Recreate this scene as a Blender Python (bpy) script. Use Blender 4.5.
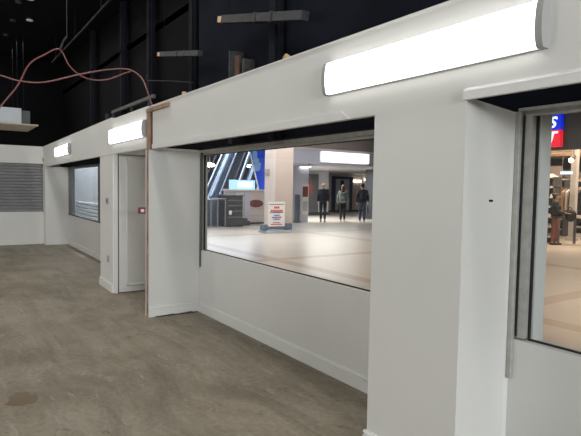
import bpy, bmesh, math, random
from mathutils import Vector, Matrix
random.seed(7)
for o in list(bpy.data.objects):
    bpy.data.objects.remove(o)
COL = bpy.context.scene.collection
R = math.radians

# ------------------------------------------------------------------ camera, world, exposure
YAW, PIT, ROL = R(-34.2471), R(3.30411), R(-0.94259)
cy, sy, cp, sp = math.cos(YAW), math.sin(YAW), math.cos(PIT), math.sin(PIT)
fwd = Vector((cy*cp, sy*cp, -sp)); right = Vector((sy, -cy, 0)); down = fwd.cross(right)
r2 = right*math.cos(ROL) + down*math.sin(ROL)
d2 = -right*math.sin(ROL) + down*math.cos(ROL)
cd = bpy.data.cameras.new('camera'); cam = bpy.data.objects.new('camera', cd); COL.objects.link(cam)
mt = Matrix.Identity(4)
for i, v in enumerate((r2, -d2, -fwd)):
    for j in range(3): mt[j][i] = v[j]
mt.translation = (0, 0, 1.55)
cam.matrix_world = mt
cd.sensor_width = 36; cd.lens = 523.11/581*36; cd.clip_start = .02; cd.clip_end = 200
bpy.context.scene.camera = cam
w = bpy.data.worlds.new('world'); bpy.context.scene.world = w; w.use_nodes = True
w.node_tree.nodes['Background'].inputs[0].default_value = (.6, .65, .75, 1)
w.node_tree.nodes['Background'].inputs[1].default_value = .02
vs = bpy.context.scene.view_settings
vs.view_transform = 'Standard'; vs.look = 'None'; vs.gamma = 1; vs.use_curve_mapping = False
vs.exposure = 0.0
BATTEN = 4          # emission of the wall battens

def area(name, loc, sx, sy_, power, col=(1, 1, 1), rot=(0, 0, 0)):
    l = bpy.data.lights.new(name, 'AREA'); l.shape = 'RECTANGLE'; l.size = sx; l.size_y = sy_
    l.energy = power; l.color = col
    o = bpy.data.objects.new(name, l); o.location = loc; o.rotation_euler = rot; COL.objects.link(o)
    return o
# unseen fill lamps added to light the room's walls, reveals and floor
WARM = (1, .985, .95)
for x_, p_ in ((0.5, 34), (6.0, 120), (11.5, 105)):
    area('room_fill', (x_, 6.6, 2.35), 2.4, .5, p_, WARM, (R(90), 0, R(180)))      # faces the window wall
area('room_fill', (-8.8, .4, 2.4), 4.4, .6, 700, (.95, .985, 1), (R(90), 0, R(-90)))         # added to brighten the reveals, faces down the room
area('room_fill', (2.5, -1.55, 4.55), 9.0, .3, 66, WARM)  # overhead row added so the fascia shades the bay floor
area('room_fill', (10.5, -1.55, 4.55), 7.0, .3, 60, WARM)
area('room_fill', (5.0, .8, 4.5), 12.0, .5, 45, WARM)
# area lamps for the mall's own ceiling lights; added fills are marked
area('mall_light', (7.0, -7.2, 3.85), 5.0, 4.0, 100, (1, .82, .64))  # warm fill added to tint the floor outside the shop
area('mall_light', (14.0, -8.6, 3.85), 5.0, 4.0, 260, (1, .97, .93))
area('mall_light', (20.5, -15.6, 2.52), 2.6, 4.0, 300, (1, .97, .93))
area('mall_light', (13.8, -11.6, 3.7), 1.5, 3.0, 55, (.95, .96, 1), (0, R(-50), 0))  # tilted fill added to brighten the pale column and bulkhead
area('mall_light', (26.0, -10.5, 7.6), 8.0, 6.0, 1500, (.86, .92, 1))
area('mall_light', (38.0, -20.0, 7.6), 8.0, 8.0, 1600, (.8, .88, 1))
area('store_light', (10.0, -19.0, 3.3), 3, 3, 120, (1, .86, .72))
area('store_light', (8.7, -14.5, 3.3), 1.2, .8, 75, (1, .82, .65))
area('store_light', (7.6, -16.6, 3.2), 3.0, 4.0, 300, (1, .74, .5))

# ------------------------------------------------------------------ materials
def mat(name, col, rough=.6, metal=0, noise=0, scale=4, emit=0, bump=0, spec=.5, det=6):
    m = bpy.data.materials.new(name); m.use_nodes = True
    n = m.node_tree.nodes; L = m.node_tree.links; b = n['Principled BSDF']
    b.inputs['Base Color'].default_value = (*col, 1); b.inputs['Roughness'].default_value = rough
    b.inputs['Metallic'].default_value = metal; b.inputs['Specular IOR Level'].default_value = spec
    if noise or bump:
        tc = n.new('ShaderNodeTexCoord'); t = n.new('ShaderNodeTexNoise')
        t.inputs['Scale'].default_value = scale; t.inputs['Detail'].default_value = det
        L.new(tc.outputs['Object'], t.inputs['Vector'])
        if noise:
            r = n.new('ShaderNodeValToRGB')
            r.color_ramp.elements[0].position = .3; r.color_ramp.elements[1].position = .7
            r.color_ramp.elements[0].color = (*[c*(1-noise) for c in col], 1)
            r.color_ramp.elements[1].color = (*[min(1, c*(1+noise)) for c in col], 1)
            L.new(t.outputs['Fac'], r.inputs['Fac']); L.new(r.outputs['Color'], b.inputs['Base Color'])
        if bump:
            bp = n.new('ShaderNodeBump'); bp.inputs['Strength'].default_value = bump
            bp.inputs['Distance'].default_value = .01
            L.new(t.outputs['Fac'], bp.inputs['Height']); L.new(bp.outputs['Normal'], b.inputs['Normal'])
    if emit:
        b.inputs['Emission Color'].default_value = (*col, 1); b.inputs['Emission Strength'].default_value = emit
    return m

def concrete():
    m = mat('worn_concrete', (.28, .25, .2), .62)
    n = m.node_tree.nodes; L = m.node_tree.links; b = n['Principled BSDF']
    tc = n.new('ShaderNodeTexCoord')
    def noise(sc, det=8, rough=.6, dist=0, vec=None):
        t = n.new('ShaderNodeTexNoise'); t.inputs['Scale'].default_value = sc; t.inputs['Detail'].default_value = det
        t.inputs['Roughness'].default_value = rough; t.inputs['Distortion'].default_value = dist
        L.new(vec or tc.outputs['Object'], t.inputs['Vector']); return t.outputs['Fac']
    def ramp(f, stops):
        r = n.new('ShaderNodeValToRGB'); e = r.color_ramp.elements
        while len(e) < len(stops): e.new(.5)
        for k, (p, c) in enumerate(stops): e[k].position = p; e[k].color = (*c, 1)
        L.new(f, r.inputs['Fac']); return r.outputs['Color']
    def mix(kind, fac, a, c):
        x = n.new('ShaderNodeMixRGB'); x.blend_type = kind
        if isinstance(fac, float): x.inputs[0].default_value = fac
        else: L.new(fac, x.inputs[0])
        for i, v in ((1, a), (2, c)):
            if isinstance(v, tuple): x.inputs[i].default_value = (*v, 1)
            else: L.new(v, x.inputs[i])
        return x.outputs[0]
    mp = n.new('ShaderNodeMapping'); mp.inputs['Scale'].default_value = (.35, 1.3, 1)
    mp.inputs['Rotation'].default_value = (0, 0, R(25)); L.new(tc.outputs['Object'], mp.inputs['Vector'])
    base = ramp(noise(.9, 10, .65, .6), [(.30, (.215, .180, .132)), (.5, (.290, .248, .188)), (.72, (.365, .322, .255))])
    streak = ramp(noise(2.2, 8, .7, 1.2, mp.outputs[0]), [(.35, (.72, .71, .68)), (.6, (1.12, 1.11, 1.08))])
    c1 = mix('MULTIPLY', 1.0, base, streak)
    fine = ramp(noise(24, 6, .7), [(.3, (.78, .78, .77)), (.7, (1.16, 1.16, 1.16))])
    c2 = mix('MULTIPLY', 1.0, c1, fine)
    spots = ramp(noise(6, 5, .7, 1.8, mp.outputs[0]), [(.60, (0, 0, 0)), (.70, (.75, .75, .75))])
    c3 = mix('MIX', spots, c2, (.43, .41, .36))
    pits = ramp(noise(4.3, 6, .7, 1.2), [(.31, (.8, .8, .8)), (.38, (0, 0, 0))])
    c4 = mix('MIX', pits, c3, (.13, .115, .09))
    # one rusty spill with its own outline
    sub = n.new('ShaderNodeVectorMath'); sub.operation = 'SUBTRACT'; sub.inputs[1].default_value = (4.12, -.5, 0)
    L.new(tc.outputs['Object'], sub.inputs[0])
    mp2 = n.new('ShaderNodeMapping'); mp2.inputs['Scale'].default_value = (3.6, 5.0, 1); L.new(sub.outputs[0], mp2.inputs['Vector'])
    ln = n.new('ShaderNodeVectorMath'); ln.operation = 'LENGTH'; L.new(mp2.outputs[0], ln.inputs[0])
    ad = n.new('ShaderNodeMath'); ad.operation = 'ADD'; L.new(ln.outputs['Value'], ad.inputs[0]); L.new(noise(6, 3), ad.inputs[1])
    spill = ramp(ad.outputs[0], [(.93, (1, 1, 1)), (1.0, (0, 0, 0))])
    c5 = mix('MIX', spill, c4, (.19, .13, .075))
    L.new(c5, b.inputs['Base Color'])
    L.new(ramp(noise(1.7), [(.3, (.42, .42, .42)), (.7, (.72, .72, .72))]), b.inputs['Roughness'])
    bp = n.new('ShaderNodeBump'); bp.inputs['Strength'].default_value = .25; bp.inputs['Distance'].default_value = .01
    L.new(noise(14, 8, .7), bp.inputs['Height']); L.new(bp.outputs['Normal'], b.inputs['Normal'])
    return m

def terrazzo():
    m = mat('polished_mall_floor', (.62, .57, .5), .28, spec=.6)
    n = m.node_tree.nodes; L = m.node_tree.links; b = n['Principled BSDF']
    tc = n.new('ShaderNodeTexCoord')
    br = n.new('ShaderNodeTexBrick'); br.inputs['Scale'].default_value = 1
    br.offset = 0
    br.inputs['Brick Width'].default_value = .6; br.inputs['Row Height'].default_value = .6
    br.inputs['Mortar Size'].default_value = .006
    br.inputs['Color1'].default_value = (.60, .56, .50, 1); br.inputs['Color2'].default_value = (.56, .52, .46, 1)
    br.inputs['Mortar'].default_value = (.52, .48, .42, 1)
    L.new(tc.outputs['Object'], br.inputs['Vector'])
    # darker brown inlaid bands every few metres
    sx = n.new('ShaderNodeSeparateXYZ'); L.new(tc.outputs['Object'], sx.inputs[0])
    def band(sock, period, off, width):
        a = n.new('ShaderNodeMath'); a.operation = 'ADD'; a.inputs[1].default_value = off; L.new(sock, a.inputs[0])
        c = n.new('ShaderNodeMath'); c.operation = 'FLOORED_MODULO'; c.inputs[1].default_value = period; L.new(a.outputs[0], c.inputs[0])
        d = n.new('ShaderNodeMath'); d.operation = 'LESS_THAN'; d.inputs[1].default_value = width; L.new(c.outputs[0], d.inputs[0])
        return d.outputs[0]
    mx = n.new('ShaderNodeMath'); mx.operation = 'MAXIMUM'
    L.new(band(sx.outputs[0], 5.4, 1.5, .3), mx.inputs[0]); L.new(band(sx.outputs[1], 4.8, 1.4, .3), mx.inputs[1])
    x = n.new('ShaderNodeMixRGB'); L.new(mx.outputs[0], x.inputs[0]); L.new(br.outputs['Color'], x.inputs[1])
    x.inputs[2].default_value = (.42, .34, .27, 1); L.new(x.outputs[0], b.inputs['Base Color'])
    return m

def glass(name, tint=(1, 1, 1), refl=.08):
    m = bpy.data.materials.new(name); m.use_nodes = True
    n = m.node_tree.nodes; L = m.node_tree.links; n.clear()
    o = n.new('ShaderNodeOutputMaterial'); t = n.new('ShaderNodeBsdfTransparent'); g = n.new('ShaderNodeBsdfGlossy')
    t.inputs[0].default_value = (*tint, 1); g.inputs['Roughness'].default_value = .02
    lw = n.new('ShaderNodeLayerWeight'); lw.inputs[0].default_value = .5
    pw = n.new('ShaderNodeMath'); pw.operation = 'POWER'; pw.inputs[1].default_value = 4; L.new(lw.outputs['Facing'], pw.inputs[0])
    f = n.new('ShaderNodeMath'); f.operation = 'MULTIPLY_ADD'; f.inputs[1].default_value = .22; f.inputs[2].default_value = refl*.3; L.new(pw.outputs[0], f.inputs[0])
    x = n.new('ShaderNodeMixShader'); L.new(f.outputs[0], x.inputs[0]); L.new(t.outputs[0], x.inputs[1]); L.new(g.outputs[0], x.inputs[2])
    L.new(x.outputs[0], o.inputs[0]); return m

M = dict(
    wall=mat('white_wall_paint', (.74, .74, .715), .55, noise=.025, scale=1.6, bump=.03),
    wallb=mat('white_wall_paint_patched', (.70, .70, .68), .5, noise=.04, scale=1.2),
    trim=mat('white_gloss_trim', (.76, .76, .74), .4, noise=.02, scale=3),
    concrete=concrete(), terrazzo=terrazzo(),
    alu=mat('dull_aluminium', (.42, .415, .39), .5, .25, noise=.12, scale=20),
    aludark=mat('dark_aluminium', (.16, .165, .165), .45, .6, noise=.1, scale=20),
    black=mat('black_rubber', (.012, .012, .014), .7),
    navy=mat('void_navy_board', (.0065, .008, .014), .9, spec=.1, noise=.3, scale=2),
    void=mat('void_black_paint', (.004, .004, .005), .9, spec=.1, noise=.25, scale=1.5),
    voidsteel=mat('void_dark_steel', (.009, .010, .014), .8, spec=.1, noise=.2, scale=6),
    steel=mat('galvanised_steel', (.30, .31, .32), .45, .5, noise=.2, scale=12),
    darksteel=mat('dark_galvanised_steel', (.034, .034, .036), .7, .0, noise=.4, scale=14),  # very dark grey for the steel left in the void
    tracksteel=mat('worn_galvanised_track', (.12, .12, .12), .6, .2, noise=.2, scale=12),
    timber=mat('raw_timber', (.32, .20, .14), .75, noise=.3, scale=9),
    timberpale=mat('pale_sawn_timber', (.60, .40, .22), .75, noise=.2, scale=20),  # paler timber tone, for the channel ends and foam lumps
    redbrown=mat('red_brown_primer', (.10, .05, .035), .7, noise=.3, scale=12),
    diff=mat('glowing_opal_diffuser', (1, .99, .97), .4, emit=BATTEN),
    cap=mat('grey_plastic_cap', (.36, .36, .36), .5),
    shutter=mat('grey_shutter_slats', (.30, .30, .315), .45, .3, noise=.05, scale=3),
    glass=glass('window_glass', (.96, .97, .97)),
    red=mat('red_plastic', (.22, .02, .025), .45), white=mat('white_plastic', (.8, .8, .8), .5),
    cable=mat('red_sheathed_cable', (.22, .075, .07), .5),
    brownplate=mat('bare_chipboard', (.48, .41, .31), .8, noise=.15, scale=14),
    duct=mat('pale_duct_metal', (.42, .46, .50), .5, .1, noise=.06, scale=4),
    ductdark=mat('grey_duct_metal', (.07, .08, .08), .5, .2, noise=.1, scale=4),
    tile=mat('pinkish_column_stone', (.55, .46, .41), .4, noise=.04, scale=2),
    tilel=mat('pale_panel_and_lit_side', (.70, .63, .60), .35, noise=.04, scale=2),
    lav=mat('lavender_white_panel', (.60, .61, .72), .4, noise=.03, scale=2),
    beige=mat('beige_bulkhead', (.40, .34, .31), .6, noise=.03, scale=2),
    greyc=mat('grey_soffit', (.50, .50, .52), .6, noise=.03, scale=2),
    farwall=mat('dim_blue_grey_wall', (.17, .19, .24), .6, noise=.3, scale=.6),
    blue=mat('royal_blue_fabric', (.015, .10, .85), .6, noise=.05, scale=2),
    bluel=mat('light_blue_print', (.30, .55, .95), .6),
    standgrey=mat('blue_grey_plastic', (.11, .15, .21), .5), standpale=mat('pale_grey_plastic', (.36, .40, .44), .5),
    inkred=mat('red_ink', (.50, .03, .05), .6), inkblue=mat('blue_ink', (.07, .08, .38), .6),
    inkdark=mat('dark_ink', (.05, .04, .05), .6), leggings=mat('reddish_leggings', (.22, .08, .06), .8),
    maroon=mat('maroon_print', (.22, .07, .06), .6, noise=.35, scale=24),
    paper=mat('white_sign_board', (.80, .76, .73), .5),
    machine=mat('charcoal_machine_casing', (.06, .065, .075), .4, .2, noise=.3, scale=6),
    machl=mat('blue_grey_machine_panel', (.16, .18, .21), .35, .3),
    screen=mat('backlit_sign_face', (.45, .75, 1), .4, emit=.8), screenw=mat('backlit_sign_letters', (.85, .97, 1), .4, emit=3.0),
    brightskirt=mat('bright_steel_skirting', (.78, .84, .92), .3, .1), step=mat('ribbed_dark_step', (.05, .055, .07), .5, .4),
    eglass=glass('balustrade_glass', (.78, .86, .95)), rubber=mat('black_handrail', (.02, .02, .03), .5),
    warmlamp=mat('glowing_warm_lamp', (1, .80, .52), .4, emit=14), spot=mat('glowing_spot', (1, .95, .85), .4, emit=8),
    mallbatten=mat('glowing_mall_panel', (1, 1, .99), .4, emit=1.6),
    darkgreen=mat('dark_grey_green_panel', (.035, .045, .048), .5, noise=.1, scale=3),
    navydoor=mat('navy_door_frame', (.03, .04, .10), .5), skirt=mat('dark_skirting', (.03, .035, .05), .5),
    signblue=mat('lit_blue_sign', (.0, .02, .62), .4, emit=.9), signred=mat('lit_red_sign', (.80, .008, .03), .4, emit=.9),
    signwhite=mat('lit_white_letters', (.85, .95, 1), .4, emit=1.2),
    header=mat('dark_grey_fascia', (.085, .085, .085), .5, noise=.15, scale=3),
    storewall=mat('warm_grey_store_wall', (.17, .14, .125), .7, noise=.25, scale=2),
    storewood=mat('warm_timber_slats', (.42, .27, .16), .6, noise=.2, scale=6),
    shelf=mat('white_store_shelf', (.60, .56, .54), .4),
    skin=mat('skin', (.55, .33, .25), .55), hairbrown=mat('auburn_hair', (.13, .045, .03), .6, noise=.3, scale=30),
    hairdark=mat('dark_hair', (.02, .015, .014), .6), hairgrey=mat('cropped_grey_hair', (.26, .22, .21), .7),
    coat=mat('dark_navy_coat', (.018, .024, .040), .8, noise=.2, scale=12), trousers=mat('black_trousers', (.014, .014, .018), .8),
    hoodie=mat('sage_green_hoodie', (.17, .24, .19), .85, noise=.1, scale=12), pack=mat('grey_backpack', (.12, .12, .125), .8, noise=.2, scale=14),
    jeans=mat('blue_jeans', (.05, .075, .14), .8, noise=.2, scale=12), shoeblack=mat('black_shoe', (.02, .02, .02), .5),
    shoewhite=mat('white_trainer', (.72, .70, .68), .5), redcloth=mat('red_top', (.45, .05, .06), .8), bagblack=mat('black_bag', (.008, .008, .010), .6),
    eyew=mat('eye', (.04, .03, .02), .3), carrier=mat('grey_carrier_bag', (.14, .13, .14), .6),
    hoard=mat('pale_hoarding', (.62, .65, .68), .5, noise=.02, scale=2),
)

# ------------------------------------------------------------------ mesh helpers
ORG = {}
def org(parent):
    return ORG.get(parent.name, Vector((0, 0, 0))) if parent is not None else Vector((0, 0, 0))
class MB:
    def __init__(s): s.b = bmesh.new()
    def box(s, x0, x1, y0, y1, z0, z1, rot=0, piv=None, bev=0):
        x0, x1 = min(x0, x1), max(x0, x1); y0, y1 = min(y0, y1), max(y0, y1); z0, z1 = min(z0, z1), max(z0, z1)
        vs_ = [s.b.verts.new((x, y, z)) for z in (z0, z1) for x, y in ((x0, y0), (x1, y0), (x1, y1), (x0, y1))]
        f = [s.b.faces.new([vs_[i] for i in q]) for q in ((3, 2, 1, 0), (4, 5, 6, 7), (0, 1, 5, 4), (1, 2, 6, 5), (2, 3, 7, 6), (3, 0, 4, 7))]
        if bev:
            es = list({e for q in f for e in q.edges})
            r_ = bmesh.ops.bevel(s.b, geom=es, offset=bev, segments=2, profile=.5, affect='EDGES')
            vs_ = list({v for q in r_['faces'] for v in q.verts} | {v for v in vs_ if v.is_valid})
        if rot:
            p = Vector(piv) if piv else Vector(((x0+x1)/2, (y0+y1)/2, 0))
            bmesh.ops.rotate(s.b, verts=vs_, cent=p, matrix=Matrix.Rotation(rot, 3, 'Z'))
        return s
    def prism(s, poly, z0, z1):                  # floor-plan polygon extruded up
        a = [s.b.verts.new((x, y, z0)) for x, y in poly]; c = [s.b.verts.new((x, y, z1)) for x, y in poly]
        s.b.faces.new(a[::-1]); s.b.faces.new(c)
        for i in range(len(poly)):
            j = (i+1) % len(poly); s.b.faces.new((a[i], a[j], c[j], c[i]))
        return s
    def sweep(s, pts3a, pts3b):                  # two matching loops joined
        a = [s.b.verts.new(p) for p in pts3a]; c = [s.b.verts.new(p) for p in pts3b]
        s.b.faces.new(a[::-1]); s.b.faces.new(c)
        for i in range(len(a)):
            j = (i+1) % len(a); s.b.faces.new((a[i], a[j], c[j], c[i]))
        return s
    def tube(s, pts, r, n=8):
        pts = [Vector(p) for p in pts]; rings = []
        rr = r if isinstance(r, (list, tuple)) else [r]*len(pts)
        for i, p in enumerate(pts):
            t = (pts[min(i+1, len(pts)-1)]-pts[max(i-1, 0)]).normalized()
            u = t.cross(Vector((0, 0, 1)))
            if u.length < 1e-3: u = t.cross(Vector((1, 0, 0)))
            u.normalize(); v = t.cross(u)
            rings.append([s.b.verts.new(p+(u*math.cos(2*math.pi*k/n)+v*math.sin(2*math.pi*k/n))*rr[i]) for k in range(n)])
        for A, B in zip(rings, rings[1:]):
            for k in range(n): s.b.faces.new((A[k], A[(k+1) % n], B[(k+1) % n], B[k]))
        s.b.faces.new(rings[0][::-1]); s.b.faces.new(rings[-1]); return s
    def ball(s, c, rx, ry=None, rz=None, seg=12):
        ry = ry or rx; rz = rz or rx
        r_ = bmesh.ops.create_uvsphere(s.b, u_segments=seg, v_segments=max(6, seg//2+2), radius=1)
        bmesh.ops.scale(s.b, verts=r_['verts'], vec=(rx, ry, rz)); bmesh.ops.translate(s.b, verts=r_['verts'], vec=c)
        return s
    def build(s, name, m, parent=None, smooth=False):
        bmesh.ops.recalc_face_normals(s.b, faces=s.b.faces)
        me = bpy.data.meshes.new(name); s.b.to_mesh(me); s.b.free()
        return link(name, me, m, parent, smooth)
def link(name, me, m, parent=None, smooth=False):
    o_ = org(parent)
    if parent is not None: me.transform(Matrix.Translation(-o_))
    me.materials.clear(); me.materials.append(M[m] if isinstance(m, str) else m)
    if smooth:
        for p in me.polygons: p.use_smooth = True
    o = bpy.data.objects.new(name, me); COL.objects.link(o)
    if parent is not None: o.parent = parent; ORG[o.name] = o_
    return o
def struct(o): o['kind'] = 'structure'; return o
def tag(o, label, cat, group=None):
    o['label'] = label; o['category'] = cat
    if group: o['group'] = group
    return o
def thing(name, label, cat, loc, group=None):
    o = bpy.data.objects.new(name, None); COL.objects.link(o); o.location = loc; o.empty_display_size = .1
    ORG[o.name] = Vector(loc); return tag(o, label, cat, group)
def single(mb, name, m, label, cat, loc, group=None, smooth=False):   # a one-mesh thing, origin at its base
    o = mb.build(name, m, None, smooth); o.data.transform(Matrix.Translation(-Vector(loc))); o.location = loc
    return tag(o, label, cat, group)
def copy_tree(o, parent=None):
    c = o.copy(); COL.objects.link(c); c.parent = parent
    for ch in [q for q in bpy.data.objects if q.parent == o]: copy_tree(ch, c)
    return c

# ================================================================== SETTING: the unit
struct(MB().box(-9, 15, -2.86, 7.0, -.1, 0).build('floor', 'concrete'))
struct(MB().box(-9, 15.3, -2.86, 7.0, 4.7, 4.8).build('ceiling', 'void'))
# pier, stub partition, sill walls of the window side
struct(MB().prism([(1.59, -2.07), (2.21, -2.07), (2.21, -2.79), (1.725, -2.79), (1.725, -2.66)], 0, 1.99).box(1.59, 2.21, -2.115, -2.07, 1.99, 2.45).build('wall_right', 'wall'))
struct(MB().box(2.21, 5.95, -2.82, -2.70, 0, .765).build('wall_right', 'wallb'))
struct(MB().box(-9, 1.73, -2.82, -2.70, 0, .715).build('wall_right', 'wallb'))
struct(MB().box(5.95, 6.06, -2.80, -2.055, 0, 1.965).build('wall_right', 'wallb'))
# fascia board above the bays
struct(MB().box(2.21, 5.86, -2.115, -2.07, 1.97, 2.45).build('trim_1', 'wall'))
struct(MB().box(5.86, 5.95, -2.115, -2.085, 1.97, 2.45).build('trim_1', 'wall'))
struct(MB().box(-9, 1.59, -2.115, -2.07, 1.99, 2.45).build('trim_2', 'wall'))
# proud strips along the bottom edge of the fascia
st = MB()
prof = [(-2.07, 1.972), (-2.07, 2.03), (-2.052, 2.022), (-2.045, 2.012), (-2.045, 1.972)]
st.sweep([(-9, y, z) for y, z in prof], [(1.592, y, z) for y, z in prof]); struct(st.build('trim_3', 'trim'))
struct(MB().sweep([(2.42, -2.07, 1.968), (2.50, -2.07, 2.02), (5.86, -2.07, 2.02), (5.86, -2.07, 1.968)],
                  [(2.42, -2.060, 1.968), (2.50, -2.060, 2.02), (5.86, -2.060, 2.02), (5.86, -2.060, 1.968)]).build('trim_4', 'trim'))
struct(MB().box(-9, 5.95, -2.115, -2.064, 2.45, 2.462).build('trim_5', 'trim'))
# fascia beyond the stub, with a small step in its top edge
struct(MB().prism([(6.04, -2.075), (7.62, -2.09), (7.62, -2.14), (6.04, -2.12)], 1.985, 2.475).build('trim_6', 'wall'))
struct(MB().prism([(7.62, -2.09), (14.75, -2.32), (14.75, -2.37), (7.62, -2.14)], 1.985, 2.50).build('trim_7', 'wall'))
struct(MB().prism([(6.06, -2.12), (7.62, -2.14), (7.62, -2.80), (6.06, -2.80)], 1.985, 2.0).build('trim_8', 'wall'))
# pier between door recess and far window, and the far bay
struct(MB().prism([(7.57, -2.095), (8.36, -2.12), (8.36, -2.86), (7.57, -2.86)], 0, 1.985).build('wall_right', 'wall'))
struct(MB().prism([(8.36, -2.735), (14.5, -2.85), (14.5, -2.92), (8.36, -2.82)], 0, .765).build('wall_right', 'wallb'))
struct(MB().prism([(14.42, -2.31), (14.85, -2.32), (14.85, -2.95), (14.42, -2.95)], 0, 1.985).build('wall_right', 'wall'))
struct(MB().box(6.06, 7.57, -2.83, -2.79, 0, 2.0).build('wall_right', 'wall'))
# far pier beside the far window
struct(MB().box(8.36, 11.0, -2.99, -2.90, .765, 1.985).build('wall_right', 'wallb'))
# dark board and void behind and above the fascia
struct(MB().box(-9, 6.06, -2.86, -2.72, 2.012, 4.7).build('wall_void', 'navy'))
struct(MB().box(6.06, 15.2, -2.98, -2.86, 1.985, 4.7).build('wall_void', 'void'))
struct(MB().box(8.36, 14.9, -3.0, -2.76, 2.0, 2.1).build('wall_void', 'void'))
struct(MB().box(15.0, 15.1, -3.1, 7.0, 2.5, 4.7).build('wall_void', 'void'))
# end wall with shutter
struct(MB().box(14.77, 14.95, -2.35, 7.0, 0, .82).build('wall_end', 'wall'))
struct(MB().box(14.77, 14.95, -2.35, 7.0, 2.06, 2.50).build('wall_end', 'wall'))
struct(MB().box(14.90, 14.98, -2.35, 7.0, .82, 2.06).build('wall_end', 'void'))
struct(MB().box(-9, 15.1, 7.0, 7.12, 0, 4.8).build('wall_left', 'wall'))
struct(MB().box(-9.12, -9, -2.9, 7.12, 0, 4.8).build('wall_back', 'wall'))
# skirtings
def skirt(name, poly_fn):
    pass
def sk(n, x0, y0, x1, y1, nx, ny, h=.122, t=.018):
    ax = [(x0, y0), (x1, y1)]
    pr = [(0, 0), (t, 0), (t, h-.030), (t*.35, h-.027), (t*.35, h-.018), (t*.95, h-.013), (t*.6, h), (0, h)]
    struct(MB().sweep([(x0+nx*a, y0+ny*a, z) for a, z in pr], [(x1+nx*a, y1+ny*a, z) for a, z in pr]).build(n, 'trim'))
sk('baseboard_window', 2.21, -2.70, 5.95, -2.70, 0, 1)
sk('baseboard_window', -9, -2.70, 1.72, -2.70, 0, 1)
sk('baseboard_stub', 5.95, -2.70, 5.95, -2.06, -1, 0)
sk('baseboard_pier', 1.575, -2.07, 2.226, -2.07, 0, 1, .14)
sk('baseboard_pier', 2.21, -2.70, 2.21, -2.07, 1, 0, .14)
sk('baseboard_far', 8.36, -2.735, 14.42, -2.85, 0, 1)
sk('baseboard_far', 7.57, -2.095, 8.376, -2.12, 0, 1)
sk('baseboard_far', 14.42, -2.85, 14.42, -2.31, -1, 0)
sk('baseboard_end', 14.77, -2.31, 14.77, 7.0, -1, 0)
sk('baseboard_recess', 6.06, -2.79, 7.57, -2.79, 0, 1)
# gap of shadow and debris under stub skirting
# shutter in the end wall
sh = bpy.data.objects.new('window_3', None); COL.objects.link(sh); struct(sh); sh.location = (14.82, 0, .82); ORG[sh.name] = Vector(sh.location)
mb = MB(); ns = 16; hh = (2.06-.82)/ns
for k in range(ns):
    z = .82+k*hh
    pr = [(14.86, z), (14.835, z+.004), (14.822, z+hh*.5), (14.835, z+hh-.008), (14.86, z+hh-.002)]
    mb.sweep([(x, -2.31, zz) for x, zz in pr], [(x, 6.9, zz) for x, zz in pr])
mb.build('shutter_slats', 'shutter', sh)
MB().box(14.80, 14.85, -2.335, -2.30, .82, 2.06).build('shutter_guide', 'aludark', sh)
MB().box(14.79, 14.86, -2.31, 6.9, .80, .828).build('window_sill', 'trim', sh)

# ---- window 1, the big shop window
def wroot(n, loc):
    o = bpy.data.objects.new(n, None); COL.objects.link(o); struct(o); o.location = loc; ORG[o.name] = Vector(loc); return o
w1 = wroot('window_1', (4, -2.73, .765))
f = MB(); f.box(2.21, 5.95, -2.775, -2.70, 1.955, 1.99); f.box(2.21, 5.95, -2.76, -2.72, 1.93, 1.955)
f.box(5.92, 5.95, -2.76, -2.715, .775, 1.94); f.box(2.21, 2.29, -2.79, -2.715, .79, 1.91)
f.build('window_frame', 'alu', w1)
f = MB(); f.box(2.29, 5.92, -2.757, -2.742, .765, .774); f.box(2.29, 5.92, -2.757, -2.725, 1.924, 1.931)
f.box(5.912, 5.921, -2.757, -2.735, .775, 1.93); f.box(5.935, 5.951, -2.705, -2.695, .55, 1.95)
f.build('seal', 'black', w1)
f = MB(); f.box(5.905, 5.935, -2.715, -2.69, .56, 1.96)
f.build('guide_rail', 'aludark', w1)
MB().box(2.29, 5.915, -2.755, -2.747, .775, 1.926).build('pane', 'glass', w1)
# ---- window 2, right bay
w2 = wroot('window_2', (0, -2.73, .715))
f = MB(); f.box(-9, 1.725, -2.765, -2.70, 1.995, 2.012); f.box(-9, 1.725, -2.765, -2.71, 1.965, 1.995)
f.box(1.642, 1.683, -2.745, -2.705, .728, 1.97)
f.build('window_frame', 'alu', w2)
f = MB(); f.box(-9, 1.64, -2.757, -2.744, .715, .725); f.box(1.630, 1.642, -2.757, -2.742, .728, 1.966); f.box(1.683, 1.691, -2.712, -2.698, .735, 1.97)
f.build('seal', 'black', w2)
MB().box(1.695, 1.723, -2.70, -2.672, .49, 1.99, bev=.004).build('guide_rail', 'alu', w2)
MB().box(-9, 1.627, -2.755, -2.747, .728, 1.966).build('pane', 'glass', w2)
# outer cheek of the pier, seen through the pane
struct(MB().box(1.62, 2.29, -2.86, -2.757, 0, 1.985).build('wall_outside', 'wall'))
# ---- window 4, far bay
w4 = wroot('window_4', (12.5, -2.82, .765))
def yw(x): return -2.735-(x-8.36)*.0187
f = MB()
for a, b_, z0, z1 in ((8.5, 14.4, 1.93, 1.985), (13.95, 14.4, .78, 1.93), (11.0, 11.22, .78, 1.93)):
    f.prism([(a, yw(a)-.01), (b_, yw(b_)-.01), (b_, yw(b_)-.08), (a, yw(a)-.08)], z0, z1)
f.build('window_frame', 'aludark', w4)
MB().prism([(11.0, yw(11)+.004), (14.4, yw(14.4)+.004), (14.4, yw(14.4)-.06), (11.0, yw(11)-.06)], .765, .785).build('seal', 'black', w4)
MB().prism([(11.2, yw(11.2)-.04), (13.97, yw(13.97)-.04), (13.97, yw(13.97)-.048), (11.2, yw(11.2)-.048)], .785, 1.93).build('pane', 'glass', w4)
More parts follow.
